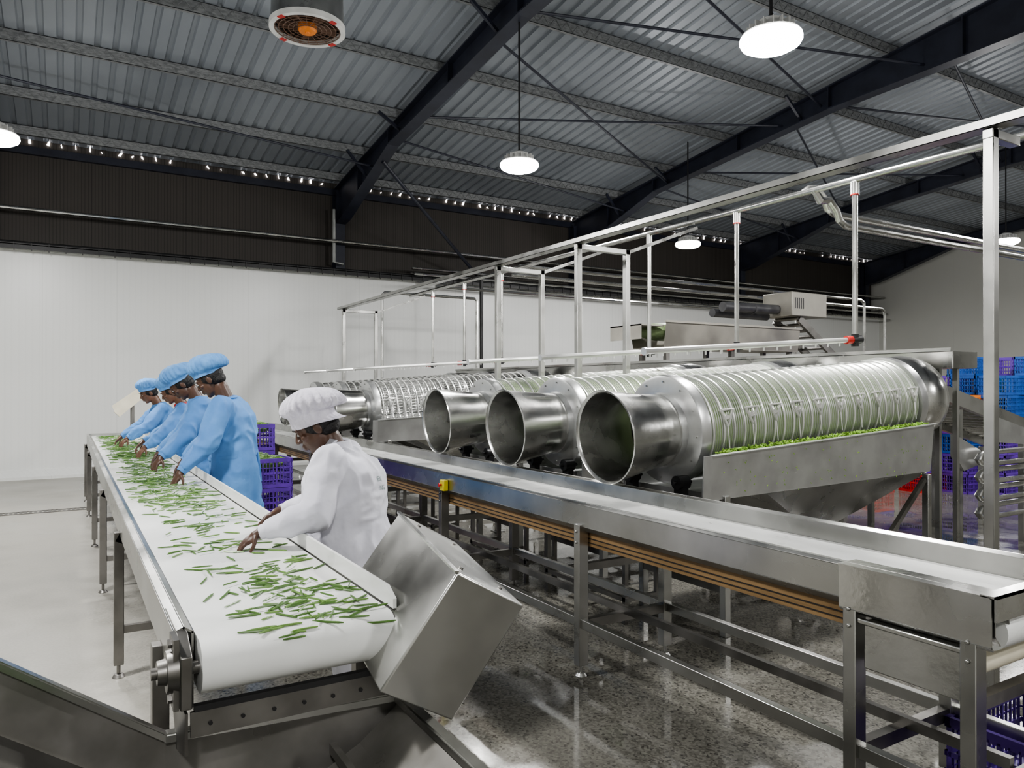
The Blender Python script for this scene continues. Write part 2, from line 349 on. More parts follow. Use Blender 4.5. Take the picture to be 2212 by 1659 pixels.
# ---------------------------------------------------------------- ceiling fan
e=top('extractor_fan',(2.24,8.0,5.45),'round ceiling fan duct with brown wire guard and orange hub','fan')
c=V((2.24,8.0,5.45))
g=G(); g.lathe(c,(0,0,1),[(0,.40),(0,.35),(.02,.35),(.06,.355),(.06,.40),(.0,.40)],48); meshobj('fan_rim',g,WHP,e)
g=G(); g.lathe(c,(0,0,1),[(.03,.385),(.6,.37),(1.42,.37)],48); g.torus(c+V((0,0,.5)),(0,0,1),.375,.012); meshobj('fan_duct',g,STEELX,e)
g=G(); g.lathe(c,(0,0,1),[(.12,.36),(.121,.001)],32); meshobj('fan_backplate',g,RUST,e)
g=G()
for r_ in (.1,.15,.2,.25,.3,.34): g.torus(c+V((0,0,.01)),(0,0,1),r_,.004,40,5)
for k in range(20):
    a=2*pi*k/20; d=V((math.cos(a),math.sin(a),0)); g.cyl(c+d*.08+V((0,0,.01)),c+d*.34+V((0,0,.01)),.003,n=5)
meshobj('fan_guard',g,RUST,e)
g=G(); g.lathe(c,(0,0,-1),[(-.06,.1),(-.01,.1),(.015,.085),(.02,.03),(.035,.025),(.036,.001)],32); meshobj('fan_hub',g,ORANGE,e)
for k in range(5):
    a=2*pi*k/5; g=G(); d=V((math.cos(a),math.sin(a),0)); t=V((-d.y,d.x,0))
    g.prism([c+d*.09+t*.04+V((0,0,.05)),c+d*.32+t*.07+V((0,0,.04)),c+d*.32-t*.03+V((0,0,.08)),c+d*.09-t*.03+V((0,0,.08))],(0,0,.006)); meshobj('fan_blade',g,RUST,e)
for k in range(4):
    a=2*pi*k/4+.5; M=Matrix.Translation(c)@Matrix.Rotation(a,4,'Z')
    g=G().bx(.345,.395,-.035,.035,-.008,.0,M); meshobj('red_clip',g,REDP,e)
# ---------------------------------------------------------------- sorting conveyor
e=top('sorting_conveyor',(.6,7,0),'long white-belted steel sorting conveyor covered with green beans','conveyor')
Y0,Y1=2.2,12.0; ZT=.90; R=.072; BX0,BX1=.317,.875
sec=[]
for k in range(17):
    a=pi/2+pi*k/16; sec.append((Y0+R*math.cos(a),ZT-R+R*math.sin(a)))
for k in range(9):
    a=-pi/2+pi*k/8; sec.append((Y1+R*math.cos(a),ZT-R+R*math.sin(a)))
g=G().prism([(BX0,y,z) for y,z in sec],(BX1-BX0,0,0)); meshobj('belt',g,BELT,e,ang=40)
g=G()
g.sheet([(.308,Y0+.05,.70),(.308,Y0+.05,.910),(.285,Y0+.05,.925),(.262,Y0+.05,.915),(.262,Y0+.05,.78)],(0,Y1-Y0-.05,0),.006)
g.sheet([(.885,Y0+.05,.70),(.885,Y0+.05,.915),(.925,Y0+.05,.915),(.925,Y0+.05,.78)],(0,Y1-Y0-.05,0),.006)
g.bx(.262,.93,Y1-.01,Y1+.12,.76,.93)
meshobj('side_frame',g,STEELX,e)
g=G(); g.prism([(.880,Y0-.02,.905),(.880,Y1,.905),(.880,Y1,.965),(.880,Y0+.04,.965),(.880,Y0-.02,.935)],(.012,0,0)); meshobj('side_guard',g,BELT,e)
for sx,x0 in((-1,.262),(1,.885)):
    g=G(); g.prism([(x0,Y0-.07,.74),(x0,Y0+.3,.69),(x0,Y0+.3,.92),(x0,Y0+.02,.92),(x0,Y0-.07,.88)],(.03,0,0)); meshobj('end_plate',g,STEELD,e,bevel=.003)
xb=.262
g=G()
g.cyl((xb,Y0,ZT-R),(xb-.028,Y0,ZT-R),.062,.055,20); g.cyl((xb-.028,Y0,ZT-R),(xb-.05,Y0,ZT-R),.036,.032,20); g.cyl((xb-.05,Y0,ZT-R),(xb-.065,Y0,ZT-R),.016,n=12)
g.bx(xb-.014,xb,Y0-.045,Y0+.045,ZT-R-.095,ZT-R+.095)
for sz in(-1,1): g.cyl((xb,Y0,ZT-R+sz*.075),(xb-.024,Y0,ZT-R+sz*.075),.012,n=6)
g.cyl((.3,Y0,ZT-R),(.93,Y0,ZT-R),.018,n=12)
meshobj('drive_bearing',g,STEELD,e)
g=G(); g.prism([(.29,Y0-.045,.722),(.29,Y0-.05,.655),(.29,Y0-.04,.655),(.29,Y0-.035,.722)],(.6,0,0))
g.prism([(.275,Y0-.055,.725),(.275,Y0+.25,.70),(.275,Y0+.12,.56),(.275,Y0-.05,.61)],(.008,0,0))
g.cur=1
for k in range(7): g.cyl((.34+k*.085,Y0-.047,.686),(.34+k*.085,Y0-.052,.686),.006,n=8)
g.bx(.30,.885,Y0-.047,Y0-.025,.721,.738)
meshobj('scraper_plate',g,[STEELD,BLACK],e)
for yy in (2.55,4.62,6.58,8.52,10.5,11.9):
    for xx in(.285,.905):
        g=G()
        if xx<.5: g.beam((xx,yy,.80),(xx-.03,yy,.74),.05,.05)
        g.bx(xx-.055 if xx<.5 else xx-.025,xx-.005 if xx<.5 else xx+.025,yy-.025,yy+.025,.07,.8)
        cx=xx-.03 if xx<.5 else xx
        g.cyl((cx,yy,.08),(cx,yy,.02),.01,n=8); g.cyl((cx,yy,.02),(cx,yy,.0),.022,.035,12)
        meshobj('leg',g,STEELD,e,bevel=.003)
    g=G().bx(.28,.88,yy-.015,yy+.015,.24,.28); g.bx(.255,.93,yy-.02,yy+.02,.70,.74); meshobj('cross_bar',g,STEELD,e)
e=top('end_chute',(.85,12.4,0),'pale angled plastic chute standing at conveyor end','chute')
g=G(); g.prism([(.62,12.2,1.22),(.98,12.2,1.5),(1.02,12.2,1.46),(.68,12.2,1.16)],(0,.4,0)); g.prism([(.62,12.2,1.22),(.98,12.2,1.5),(.90,12.2,1.56),(.58,12.2,1.32)],(0,.01,0)); meshobj('chute_body',g,CREAM,e)
g=G().bx(.84,.88,12.28,12.32,0,1.36); g.bx(.84,.88,12.5,12.54,0,1.36); meshobj('chute_stand',g,STEELD,e)
# ---------------------------------------------------------------- cover box
A=V((0.995,1.96,1.05)); e1=V((.232,0,-.134)); e2=V((-.225,.05,-.325)); e3=V((.05,.57,.09))
e=top('steel_cover_box',tuple(A),'tilted brushed stainless steel cover box beside conveyor end','metal box')
g=G(); vs=[A+a*e1+b*e2+c_*e3 for a in(0,1) for b in(0,1) for c_ in(0,1)]
g.add(vs,[(0,1,3,2),(4,6,7,5),(0,4,5,1),(2,3,7,6),(0,2,6,4),(1,5,7,3)]); meshobj('box_body',g,STEELX,e,bevel=.006)
f=lambda a,b,c_:A+a*e1+b*e2+c_*e3
n3=e3.normalized(); n2=e2.normalized(); n1=e1.normalized()
g=G(); g.beam(f(-.01,.0,0),f(-.01,0,1),.012,.008)
meshobj('lid_flange',g,STEEL,e)
g=G(); g.beam(f(-.02,.6,.9),V((.93,2.75,.78)),.03,.03); g.beam(f(.5,.99,.8),V((1.0,2.5,0)),.03,.03); meshobj('mounting_bracket',g,STEELD,e)
g=G()
for a in (.2,.8):
    for c_ in(.15,.85): p=f(a,0,c_); g.cyl(p,p-n2*.005,.008,n=8)
meshobj('cover_screws',g,STEELD,e)
# ---------------------------------------------------------------- catch hopper
e=top('catch_hopper',(.5,1.8,0),'dark wet stainless hopper catching beans below conveyor end','hopper')
g=G()
g.bx(.25,.93,1.2,2.36,.40,.41)
def rim(p0,p1,h=.2,w=.03):
    p0=V(p0);p1=V(p1); d=(p1-p0).normalized(); nrm=V((-d.y,d.x,0)).normalized()
    g.cur=0
    g.prism([p0,p1,p1-V((0,0,h)),p0-V((0,0,h))],nrm*.005); g.cur=1; g.prism([p0,p1,p1+nrm*w,p0+nrm*w],(0,0,.005)); g.prism([p0+nrm*w,p1+nrm*w,p1+nrm*w-V((0,0,.02)),p0+nrm*w-V((0,0,.02))],nrm*.004)
rim((.93,2.24,.62),(.25,2.36,.60)); rim((.93,1.2,.62),(.93,2.24,.62)); 
rim((.25,2.36,.60),(-.75,2.30,1.34),.2)
meshobj('hopper_pan',g,[STEELK,STEELX],e)
g=G(); g.prism([(.25,1.55,.405),(.25,2.34,.405),(-.75,2.28,1.14),(-.75,1.55,1.14)],(0,0,.008)); meshobj('incline_belt',g,DBELT,e)
g=G(); g.prism([(-.75,1.5,1.24),(.25,1.5,.52),(.25,1.5,.36),(-.75,1.5,1.08)],(0,.006,0)); g.prism([(-.75,1.48,1.24),(.25,1.48,.52),(.25,1.52,.52),(-.75,1.52,1.24)],(0,0,.006)); meshobj('incline_side',g,STEELX,e)
g=G(); g.sheet([(.62,1.3,.42),(.78,1.3,.50),(.92,1.3,.605)],(0,.9,0),.005); g.beam((.60,1.25,.43),(.60,2.25,.43),.02,.04); g.beam((.7,1.7,.5),(.7,2.22,.5),.02,.03); meshobj('chute_plate',g,STEELK,e)
for p in((.3,1.3),(.3,2.3),(.9,1.3),(.9,2.2)):
    g=G().bx(p[0]-.02,p[0]+.02,p[1]-.02,p[1]+.02,0,.42); meshobj('leg',g,STEELD,e)
for p in((-.7,1.54),(-.7,2.26)):
    g=G().bx(p[0]-.02,p[0]+.02,p[1]-.02,p[1]+.02,0,1.1); meshobj('leg',g,STEELD,e)
# ---------------------------------------------------------------- discharge conveyor
e=top('discharge_conveyor',(2.75,7,0),'long stainless conveyor with white belt under the drum washers','conveyor')
XA,XB=2.44,3.08; ya,yb=1.27,13.2; ln=yb-ya
g=G(); y0=1.18; ln2=yb-y0
g.sheet([(XA+.03,y0,.80),(XA,y0,.83),(XA,y0,.945),(XA+.015,y0,.955),(XA+.075,y0,.945),(XA+.085,y0,.86)],(0,ln2,0),.005)
g.sheet([(XB-.01,y0,.80),(XB,y0,.83),(XB,y0,.965),(XB-.012,y0,.97),(XB-.035,y0,.96),(XB-.045,y0,.86)],(0,ln2,0),.005)
meshobj('side_channel',g,STEELX,e)
g=G(); sec=[]
r2=.065
for k in range(13):
    a=pi/2+pi*k/12; sec.append((ya-.02+r2*math.cos(a),.885-r2+r2*math.sin(a)))
for k in range(9):
    a=-pi/2+pi*k/8; sec.append((yb+r2*math.cos(a),.885-r2+r2*math.sin(a)))
g.prism([(XA+.09,y,z) for y,z in sec],(XB-XA-.14,0,0)); meshobj('belt',g,BELT,e,ang=40)
g=G(); g.cyl((XA+.05,ya+.05,.70),(XB-.05,ya+.05,.70),.055,n=24); meshobj('return_roller',g,CREAM,e)
g=G(); g.bx(XA+.05,XA+.07,1.7,yb-.4,.715,.795); g.bx(XB-.07,XB-.05,1.7,yb-.4,.715,.795); g.cur=1
for z in(.733,.757): g.bx(XA+.046,XA+.05,1.7,yb-.4,z,z+.004)
meshobj('return_guide',g,[TAN,BLACK],e)
g=G()
g.sheet([(XA-.02,y0,.95),(XA-.02,y0,.80),(XA-.01,y0,.79)],(0,.52,0),.005); g.bx(XA-.03,XA+.08,y0,y0+.52,.951,.958)
g.bx(XA-.03,XB+.02,y0-.02,y0-.012,.885,.962); g.bx(XA-.03,XB+.02,y0-.02,y0+.03,.955,.962)
meshobj('end_skirt',g,STEEL,e)
g=G(); g.bx(XA-.01,XA+.03,ya-.03,ya+.34,.60,.77); g.bx(XA+.03,XA+.25,ya+.12,ya+.34,.60,.77); g.bx(XA-.02,XA+.0,ya-.04,ya+.36,.755,.775); meshobj('motor_box',g,STEEL,e,bevel=.005)
legs2=[1.25,1.66,3.32,5.06,6.8,8.54,10.28,12.0,13.0]
for yy in legs2:
    for xx in(XA+.01,XB-.01):
        g=G(); g.bx(xx-.032,xx+.032,yy-.025,yy+.025,.06,.84); g.cyl((xx,yy,.06),(xx,yy,.02),.01,n=8); g.cyl((xx,yy,.02),(xx,yy,0),.02,.035,12)
        g.cyl((xx-.032,yy,.80),(xx-.04,yy,.80),.008,n=6); g.cyl((xx-.032,yy,.74),(xx-.04,yy,.74),.008,n=6)
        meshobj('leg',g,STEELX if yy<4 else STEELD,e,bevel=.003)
    g=G().bx(XA,XB,yy-.02,yy+.02,.26,.31); g.bx(XA,XB,yy-.02,yy+.02,.58,.62); meshobj('cross_bar',g,STEELD,e)
for xx in(XA+.01,XB-.01):
    g=G().bx(xx-.02,xx+.02,1.25,13.0,.27,.32); meshobj('stretcher',g,STEELX,e,bevel=.003)
g=G().bx(XA+.3,XA+.33,1.28,8,.30,.34); meshobj('stretcher',g,STEELD,e)
e=top('emergency_stop',(2.40,4.98,.87),'yellow emergency stop box on conveyor leg','switch','stop switches')
g=G().bx(2.395,2.435,4.95,5.02,.825,.905); meshobj('switch_box',g,YEL,e,bevel=.006)
g=G().cyl((2.395,4.985,.87),(2.38,4.985,.87),.008,n=14); g.cyl((2.38,4.985,.87),(2.372,4.985,.87),.013,n=16); meshobj('stop_button',g,REDP,e)
dup(e,(2.40,11.6,.87))
for k,yy in enumerate((4.35,5.6,7.4,8.8)):
    e=top('tube_stand',(3.3,yy,0),'low dark stainless tube stand on wet floor','stand','low tube stands'); g=G()
    x0,x1=3.22,3.5
    g.bx(x0,x0+.03,yy-.5,yy+.5,.55,.58); g.bx(x1,x1+.03,yy-.5,yy+.5,.55,.58)
    for x_ in(x0,x1):
        for s in(-.48,.45): g.bx(x_,x_+.03,yy+s,yy+s+.03,0,.55)
    for s in(-.48,0,.45): g.bx(x0,x1,yy+s,yy+s+.03,.55,.58); g.bx(x0,x1,yy+s,yy+s+.03,.15,.18)
    g.bx(x0,x0+.03,yy-.5,yy+.5,.15,.18); meshobj('stand_frame',g,STEELD,e)
# ---------------------------------------------------------------- drum washers
def drum_washer():
    e=top('drum_washer',(0,0,0),'stainless rotary drum washer with flared inlet cone, full of beans','washing machine','rotary drum washers')
    e['_o']=[2.95,0,0]
    sl=math.atan(.067); AX=V((math.cos(sl),0,math.sin(sl))); O=V((2.95,0,1.277))
    def at(x): return O+AX*(x-2.95)
    u,w=basis(AX)
    g=G()
    g.lathe(at(2.95),AX,[(.012,.283),(0,.290),(-.006,.297),(0,.302),(.012,.298),(.16,.274),(.30,.255),(.46,.238),(.46,.230),(.30,.247),(.16,.266),(.012,.288)],64)
    meshobj('inlet_cone',g,STEEL,e)
    g=G(); g.lathe(at(3.39),AX,[(0,.22),(0,.25),(.05,.25),(.055,.345),(.06,.362),(.075,.368),(.14,.368),(.14,.355),(.07,.35),(.07,.2),(0,.2)],64)
    g.cur=1
    for k in range(12):
        a=2*pi*k/12+.1; p=at(3.443)+(u*math.cos(a)+w*math.sin(a))*.325; g.cyl(p,p-AX*.0065,.006,n=10)
    meshobj('front_plate',g,[PLATEW,STEELX],e)
    NS=72
    g=G(); N_=118
    for k in range(N_): g.torus(at(3.53+2.34*k/(N_-1)),AX,.3425,.0048,NS,4)
    meshobj('drum_screen',g,HOOP,e)
    g=G()
    for k in range(56):
        a=2*pi*k/56; d=(u*math.cos(a)+w*math.sin(a))*.336; g.cyl(at(3.5)+d,at(5.88)+d,.003,n=4,caps=False)
    meshobj('drum_bars',g,STEEL,e)
    g=G()
    for k in range(24): g.lathe(at(3.56+2.25*k/23),AX,[(0,.342),(0,.3515),(.004,.3535),(.010,.3535),(.014,.3515),(.014,.342),(0,.342)],NS)
    meshobj('drum_hoops',g,PIPEB,e)
    mass=G(); secs=[]
    for k in range(24): secs.append((at(3.5+2.38*k/23),u*.3415,w*.3415))
    mass.loft(secs,NS); m=meshobj('bean_load',mass,GMASS,e); m['label']='green beans packed inside the drum'
    for k in range(10):
        xx=3.68+2.1*k/9; a=rad(12); p=at(xx)+V((0,-math.cos(a),math.sin(a)))*.366
        g=G(); U=AX*.055; W=V((0,.1,1)).normalized()*.05
        g.tube([p-U+W,p+U+W,p-W*1.2,p-U+W],.009,6); g.cyl(p,p+V((0,.03,0)),.016,n=8); g.cyl(p-W*1.2,p-W*4,.004,n=5)
        meshobj('hoop_clamp',g,PIPEB,e)
    g=G(); g.lathe(at(5.88),AX,[(0,.33),(0,.372),(.05,.375),(.09,.37),(.09,.33),(0,.33)],64); meshobj('end_plate',g,PLATEW,e)
    g=G(); g.lathe(at(5.97),AX,[(0,.33),(.05,.365),(.22,.372),(.34,.35),(.40,.30),(.41,.285),(.40,.28),(.34,.34),(.2,.36),(.05,.35),(0,.32)],64); meshobj('outlet_hood',g,STEEL,e)
    g=G(); x0,x1=3.45,5.93
    def zr(x): return 1.165+.055*(x-3.4)
    def zb(x): return .885+.017*(x-3.4)
    for sy in(-1,1):
        yt=sy*.43; ybm=sy*.40
        g.prism([(x0,yt,zr(x0)),(x1,yt,zr(x1)),(x1,ybm,zb(x1)),(x0,ybm,zb(x0))],(0,-sy*.006,0))
        g.prism([(x0,yt,zr(x0)),(x1,yt,zr(x1)),(x1,yt+sy*.03,zr(x1)-.004),(x0,yt+sy*.03,zr(x0)-.004)],(0,0,.005))
    g.prism([(x0,-.42,.93),(x0,.42,.93),(x0,.40,.86),(x0,-.40,.86)],(.006,0,0)); g.prism([(x1,-.43,zr(x1)),(x1,.43,zr(x1)),(x1,.40,zb(x1)),(x1,-.40,zb(x1))],(.006,0,0))
    g.prism([(x0,-.40,zb(x0)),(x1,-.40,zb(x1)),(x1,.40,zb(x1)),(x0,.40,zb(x0))],(0,0,-.006))
    g.prism([(x0-.07,-.45,zr(x0)+.0),(x0,-.45,zr(x0)+.0),(x0,-.43,.86),(x0-.07,-.43,.86)],(0,.01,0))
    meshobj('water_trough',g,PLATEW,e,flat=True)
    g=G(); t=[(4.0,-.40,.89),(5.9,-.40,.92),(5.9,.40,.92),(4.0,.40,.89)]; b_=[(4.75,-.14,.55),(5.1,-.14,.55),(5.1,.14,.55),(4.75,.14,.55)]
    g.add(t+b_,[(0,1,5,4),(1,2,6,5),(2,3,7,6),(3,0,4,7),(4,5,6,7)]); g.cyl((4.92,0,.56),(4.92,0,.38),.06,n=16); meshobj('drain_funnel',g,STEELX,e)
    for xx in(3.62,5.9):
        for sy in(-.39,.39):
            g=G().bx(xx-.025,xx+.025,sy-.025,sy+.025,.0,.90); meshobj('leg',g,STEELX,e,bevel=.003)
    g=G()
    for sy in(-.39,.39): g.beam((3.62,sy,.3),(5.9,sy,.3),.04,.05); g.beam((5.2,sy,.3),(5.86,sy,.86),.035,.035)
    for xx in(3.62,5.9): g.beam((xx,-.39,.3),(xx,.39,.3),.04,.05)
    meshobj('base_frame',g,STEELD,e)
    for sy in(-.24,.24):
        g=G().cyl((3.34,sy,.985),(3.43,sy,.985),.045,n=20); g.cyl((3.31,sy,.985),(3.47,sy,.985),.012,n=10); g.bx(3.36,3.41,sy-.04,sy+.04,.87,.96); meshobj('support_wheel',g,BLACK,e)
    g=G(); random.seed(3)
    for k in range(850):
        x_=random.uniform(3.56,5.9); p=V((x_,-.395+random.uniform(-.03,.03),zr(x_)-.010+random.uniform(0,.028))); d=V((random.uniform(-1,1),random.uniform(-.4,.4),random.uniform(-.2,.5))).normalized()*random.uniform(.010,.020)
        g.cyl(p-d,p+d,.005,n=5)
    for k in range(80):
        x_=random.uniform(3.56,5.9); p=V((x_,-.436,random.uniform(.9,zr(x_)-.04))); d=V((random.uniform(-1,1),0,random.uniform(-1,1))).normalized()*.006
        g.cyl(p-d,p+d,.003,n=4)
    m=meshobj('bean_scraps',g,BITS,e); m['kind']='stuff'; m['label']='chopped green bean ends along the trough rim'
    return e
DW=drum_washer()
for i,yy in enumerate((3.75,5.0,6.25,9.5,10.7,11.9)):
    d=DW if i==0 else dup(DW,(2.95,yy,0))
    if i==0: continue
    if i>=3: d['label']='empty stainless wire-mesh drum washer with flared inlet cone'
    for ch in list(d.children):
        if i>=3 and ch.name.startswith(('bean_load','bean_scraps','drum_screen')): bpy.data.objects.remove(ch,do_unlink=True)
        elif i<3 and ch.name.startswith('drum_bars'): bpy.data.objects.remove(ch,do_unlink=True)
for ch in list(DW.children):
    if ch.name.startswith('drum_bars'): bpy.data.objects.remove(ch,do_unlink=True)
DW.location=(2.95,3.75,0)
e=top('feed_flume',(6.6,8,0),'long raised stainless feed flume behind the drum washers','water flume')
g=G(); g.sheet([(6.42,3.45,1.93),(6.42,3.45,1.90),(6.44,3.45,1.90),(6.46,3.45,1.76),(6.8,3.45,1.76),(6.82,3.45,1.90),(6.84,3.45,1.90)],(0,9.3,0),.005); g.bx(6.44,6.82,3.44,3.45,1.76,1.90); meshobj('flume_channel',g,STEELX,e)
for yy in(3.6,5.6,7.8,10.,12.4):
    for xx in(6.5,6.78):
        g=G().bx(xx-.02,xx+.02,yy-.02,yy+.02,0,1.76); meshobj('leg',g,STEELX,e)
def gate(single=False):
    e=top('service_gate',(4.1,0,0),'tall square-tube stainless gate frame holding overhead tray','gate frame','overhead gate frames')
    for xx in ((4.1,) if single else (4.1,4.68)): 
        gg=G().bx(xx-.027,xx+.027,-.027,.027,0,2.93); gg.bx(xx-.06,xx+.06,-.06,.06,0,.01); meshobj('post',gg,STEELX,e,bevel=.004)
    g=G().bx(4.07,4.35 if single else 4.71,-.027,.027,2.88,2.93); meshobj('top_bar',g,STEELX,e,bevel=.004)
    return e
ge=gate(True); ge.location=(4.1,2.0,0); ge['label']='tall square-tube stainless post with short top arm'; del ge['group']
ge=gate(); ge.location=(4.1,5.6,0)
for yy in(7.1,12.4): dup(ge,(4.1,yy,0))
e=top('overhead_tray',(4.1,6,2.93),'long overhead stainless cable tray above the drum washers','cable tray')
g=G(); g.sheet([(4.05,.6,2.975),(4.05,.6,2.935),(4.15,.6,2.935),(4.15,.6,2.975)],(0,12,0),.004); meshobj('tray_channel',g,STEELX,e)
g=G().tube([(4.1,.6,2.965),(4.1,12.6,2.965)],.022,8); meshobj('tray_cable',g,STEELX,e)
e=top('water_main',(5.55,6,3.28),'long overhead stainless water pipe feeding spray pipes','pipe')
g=G().tube([(5.55,.6,3.3),(5.55,12.9,3.3)],.028,12); meshobj('main_pipe',g,PIPE,e)
g=G()
for yy in(5.6,7.1,12.4): g.beam((4.68,yy,2.9),(5.62,yy,3.25),.03,.03)
meshobj('pipe_brackets',g,STEELX,e)
for k,dz in enumerate((0,-.13)):
    yy=4.25-k*.12
    g=G().tube([(5.55,yy,3.3),(5.6,yy-.02,3.34+dz),(5.72,yy-.02,3.36+dz),(5.82,yy-.02,3.28+dz),(5.86,yy-.02,3.2+dz),(5.95,yy-.02,3.16+dz),(23.9,yy-.02,3.16+dz)],.030,10)
    tag(meshobj('branch_pipe',g,PIPE),'bright stainless branch pipe with swept bend overhead','pipe','branch pipes')
def spray(yy):
    e=top('spray_pipe',(5.55,yy,2.0),'stainless drop pipe with spray bar and red joint above drum','spray pipe','drum spray pipes')
    g=G().tube([(5.55,yy,3.3),(5.55,yy,2.05),(5.55,yy,1.99)],.022,10); g.cyl((5.55,yy,3.28),(5.55,yy,3.18),.034,n=12); meshobj('drop_pipe',g,PIPE,e)
    g=G().cyl((5.55,yy,1.985),(3.3,yy,1.835),.022,n=10); g.cyl((3.3,yy,1.835),(3.28,yy,1.833),.028,n=10)
    for k in range(14): p=V((3.4+k*.15,yy,1.83+k*.0100)); g.cyl(p,p-V((0,0,.035)),.007,n=6)
    meshobj('spray_bar',g,PIPEB,e)
    g=G().cyl((5.62,yy,1.99),(5.50,yy,1.98),.035,n=12); g.cyl((5.55,yy,2.03),(5.55,yy,1.93),.03,n=12); meshobj('valve',g,BLACK,e)
    g=G().cyl((5.50,yy,1.982),(5.43,yy,1.977),.033,n=12); g.cyl((5.55,yy,3.18),(5.55,yy,3.172),.035,n=12); meshobj('joint_ring',g,REDP,e)
for yy in(3.75,5.0,6.25,9.5,10.7,11.9): spray(yy)
# ---------------------------------------------------------------- rear hopper machine
e=top('rear_hopper_machine',(9.2,8.6,0),'raised stainless bean hopper with motor box and incline feeder','hopper machine')
g=G()
g.prism([(7.66,8.25,2.58),(10.7,8.25,2.58),(10.7,8.30,2.2),(7.66,8.30,2.2)],(0,.006,0)); g.prism([(7.66,9.1,2.58),(10.7,9.1,2.58),(10.7,9.0,2.2),(7.66,9.0,2.2)],(0,.006,0)); g.bx(7.66,10.7,8.3,9.0,2.19,2.2); g.bx(7.64,10.72,8.22,8.26,2.56,2.59)
meshobj('hopper_tray',g,STEELM,e)
g=G().bx(10.3,11.2,8.1,8.7,2.78,3.18); meshobj('motor_housing',g,STEELM,e,bevel=.01)
g=G()
for k in range(5): g.bx(10.38+k*.05,10.39+k*.05,8.09,8.1,2.9,3.08)
meshobj('vent_slots',g,MOTG,e)
g=G().cyl((9.0,8.4,2.88),(10.3,8.4,2.9),.08,n=20); g.cyl((9.0,8.62,2.8),(10.3,8.62,2.8),.07,n=20); g.torus((9.3,8.4,2.88),(1,0,0),.08,.012); g.torus((9.7,8.4,2.88),(1,0,0),.08,.012); meshobj('drive_motor',g,MOTG,e)
g=G()
for yy in(8.2,8.7): g.beam((10.6,yy,2.75),(12.2,yy,1.7),.05,.12)
for k in range(12): 
    t=k/11; g.cyl((10.6+1.6*t,8.2,2.75-1.05*t),(10.6+1.6*t,8.7,2.75-1.05*t),.03,n=10)
meshobj('incline_feeder',g,STEELD,e)
for xx in(7.8,9.2,10.6,12.1):
    for yy in(8.4,8.95):
        g=G().bx(xx-.035,xx+.035,yy-.035,yy+.035,0,2.2 if xx<11 else 1.75); meshobj('leg',g,STEELD,e)
g=G(); g.sph((7.95,8.68,2.45),(.42,.3,.14))
meshobj('bean_heap',g,GMASS,e)
g=G().bx(7.2,7.66,8.3,9.0,2.5,2.52); g.bx(7.2,7.22,8.3,9.0,2.3,2.52); meshobj('side_shelf',g,STEELM,e)
# ---------------------------------------------------------------- roller elevator
e=top('roller_elevator',(8,4,0),'stainless inclined roller conveyor with bent guide pipes','roller conveyor')
for yy in(3.85,4.75):
    g=G().beam((7.0,yy,1.55),(9.6,yy,.95),.05,.14); meshobj('side_rail',g,STEELX,e)
g=G()
for k in range(16):
    t=(k+.5)/16; x_=7.0+2.6*t; z_=1.58-.6*t; g.cyl((x_,3.88,z_),(x_,4.72,z_),.035,n=12)
meshobj('rollers',g,STEEL,e)
g=G()
for k in range(4):
    z_=.35+.17*k; g.tube([(9.8,3.72,z_),(7.5,3.72,z_),(7.42,3.72,z_+.02),(7.38,3.72,z_+.055),(7.42,3.72,z_+.09),(7.5,3.72,z_+.11),(9.8,3.72,z_+.11)],.025,10)
meshobj('guide_pipes',g,PIPE,e)
g=G(); g.prism([(7.15,3.8,1.15),(7.6,3.8,.98),(7.6,3.8,.85),(7.3,3.8,.8),(7.15,3.8,.95)],(0,.05,0)); g.prism([(7.9,3.8,1.3),(8.8,3.8,1.1),(8.8,3.8,.98),(7.9,3.8,1.05)],(0,.03,0)); meshobj('end_bracket',g,PLATEW,e)
for xx in(7.3,8.5,9.5):
    for yy in(3.85,4.75):
        g=G().bx(xx-.025,xx+.025,yy-.025,yy+.025,0,1.45-(xx-7)*.23); meshobj('leg',g,STEELX,e)
# ---------------------------------------------------------------- crates
def crate_mesh():
    g=G(); L,W,H=.30,.20,.29
    g.bx(-L+.01,L-.01,-W+.01,W-.01,.0,.012)
    for (z0,z1) in((0,.035),(.135,.155),(.25,.29)):
        t=.012 if z0<.2 else .02
        g.bx(-L,L,-W,-W+t,z0,z1); g.bx(-L,L,W-t,W,z0,z1); g.bx(-L,-L+t,-W,W,z0,z1); g.bx(L-t,L,-W,W,z0,z1)
    for z0 in(.075,.195): g.bx(-L,L,-W,-W+.006,z0,z0+.008); g.bx(-L,L,W-.006,W,z0,z0+.008); g.bx(-L,-L+.006,-W,W,z0,z0+.008); g.bx(L-.006,L,-W,W,z0,z0+.008)
    for k in range(17):
        x_=-L+.02+k*.0346; w=.012 if k%4==0 else .006
        for sy in(-1,1): g.bx(x_-w/2,x_+w/2,min(sy*W,sy*(W-.009)),max(sy*W,sy*(W-.009)),.03,.26)
    for k in range(11):
        y_=-W+.02+k*.036; w=.012 if k%5==0 else .006
        for sx in(-1,1): g.bx(min(sx*L,sx*(L-.009)),max(sx*L,sx*(L-.009)),y_-w/2,y_+w/2,.03,.26)
    return g
CG=crate_mesh()
cmesh={}
def crate(x,y,z,m,cn,rz=0,where='stacked on the floor'):
    if cn not in cmesh:
        o=meshobj('plastic_crate',CG,m,flat=True); cmesh[cn]=o.data
    else:
        o=bpy.data.objects.new('plastic_crate',cmesh[cn]); COL.objects.link(o)
    o.location=(x,y,z); o.rotation_euler=(0,0,rz)
    tag(o,cn+' ventilated plastic crate '+where,'crate','plastic crates'); return o
w1='stacked beside the sorting conveyor'
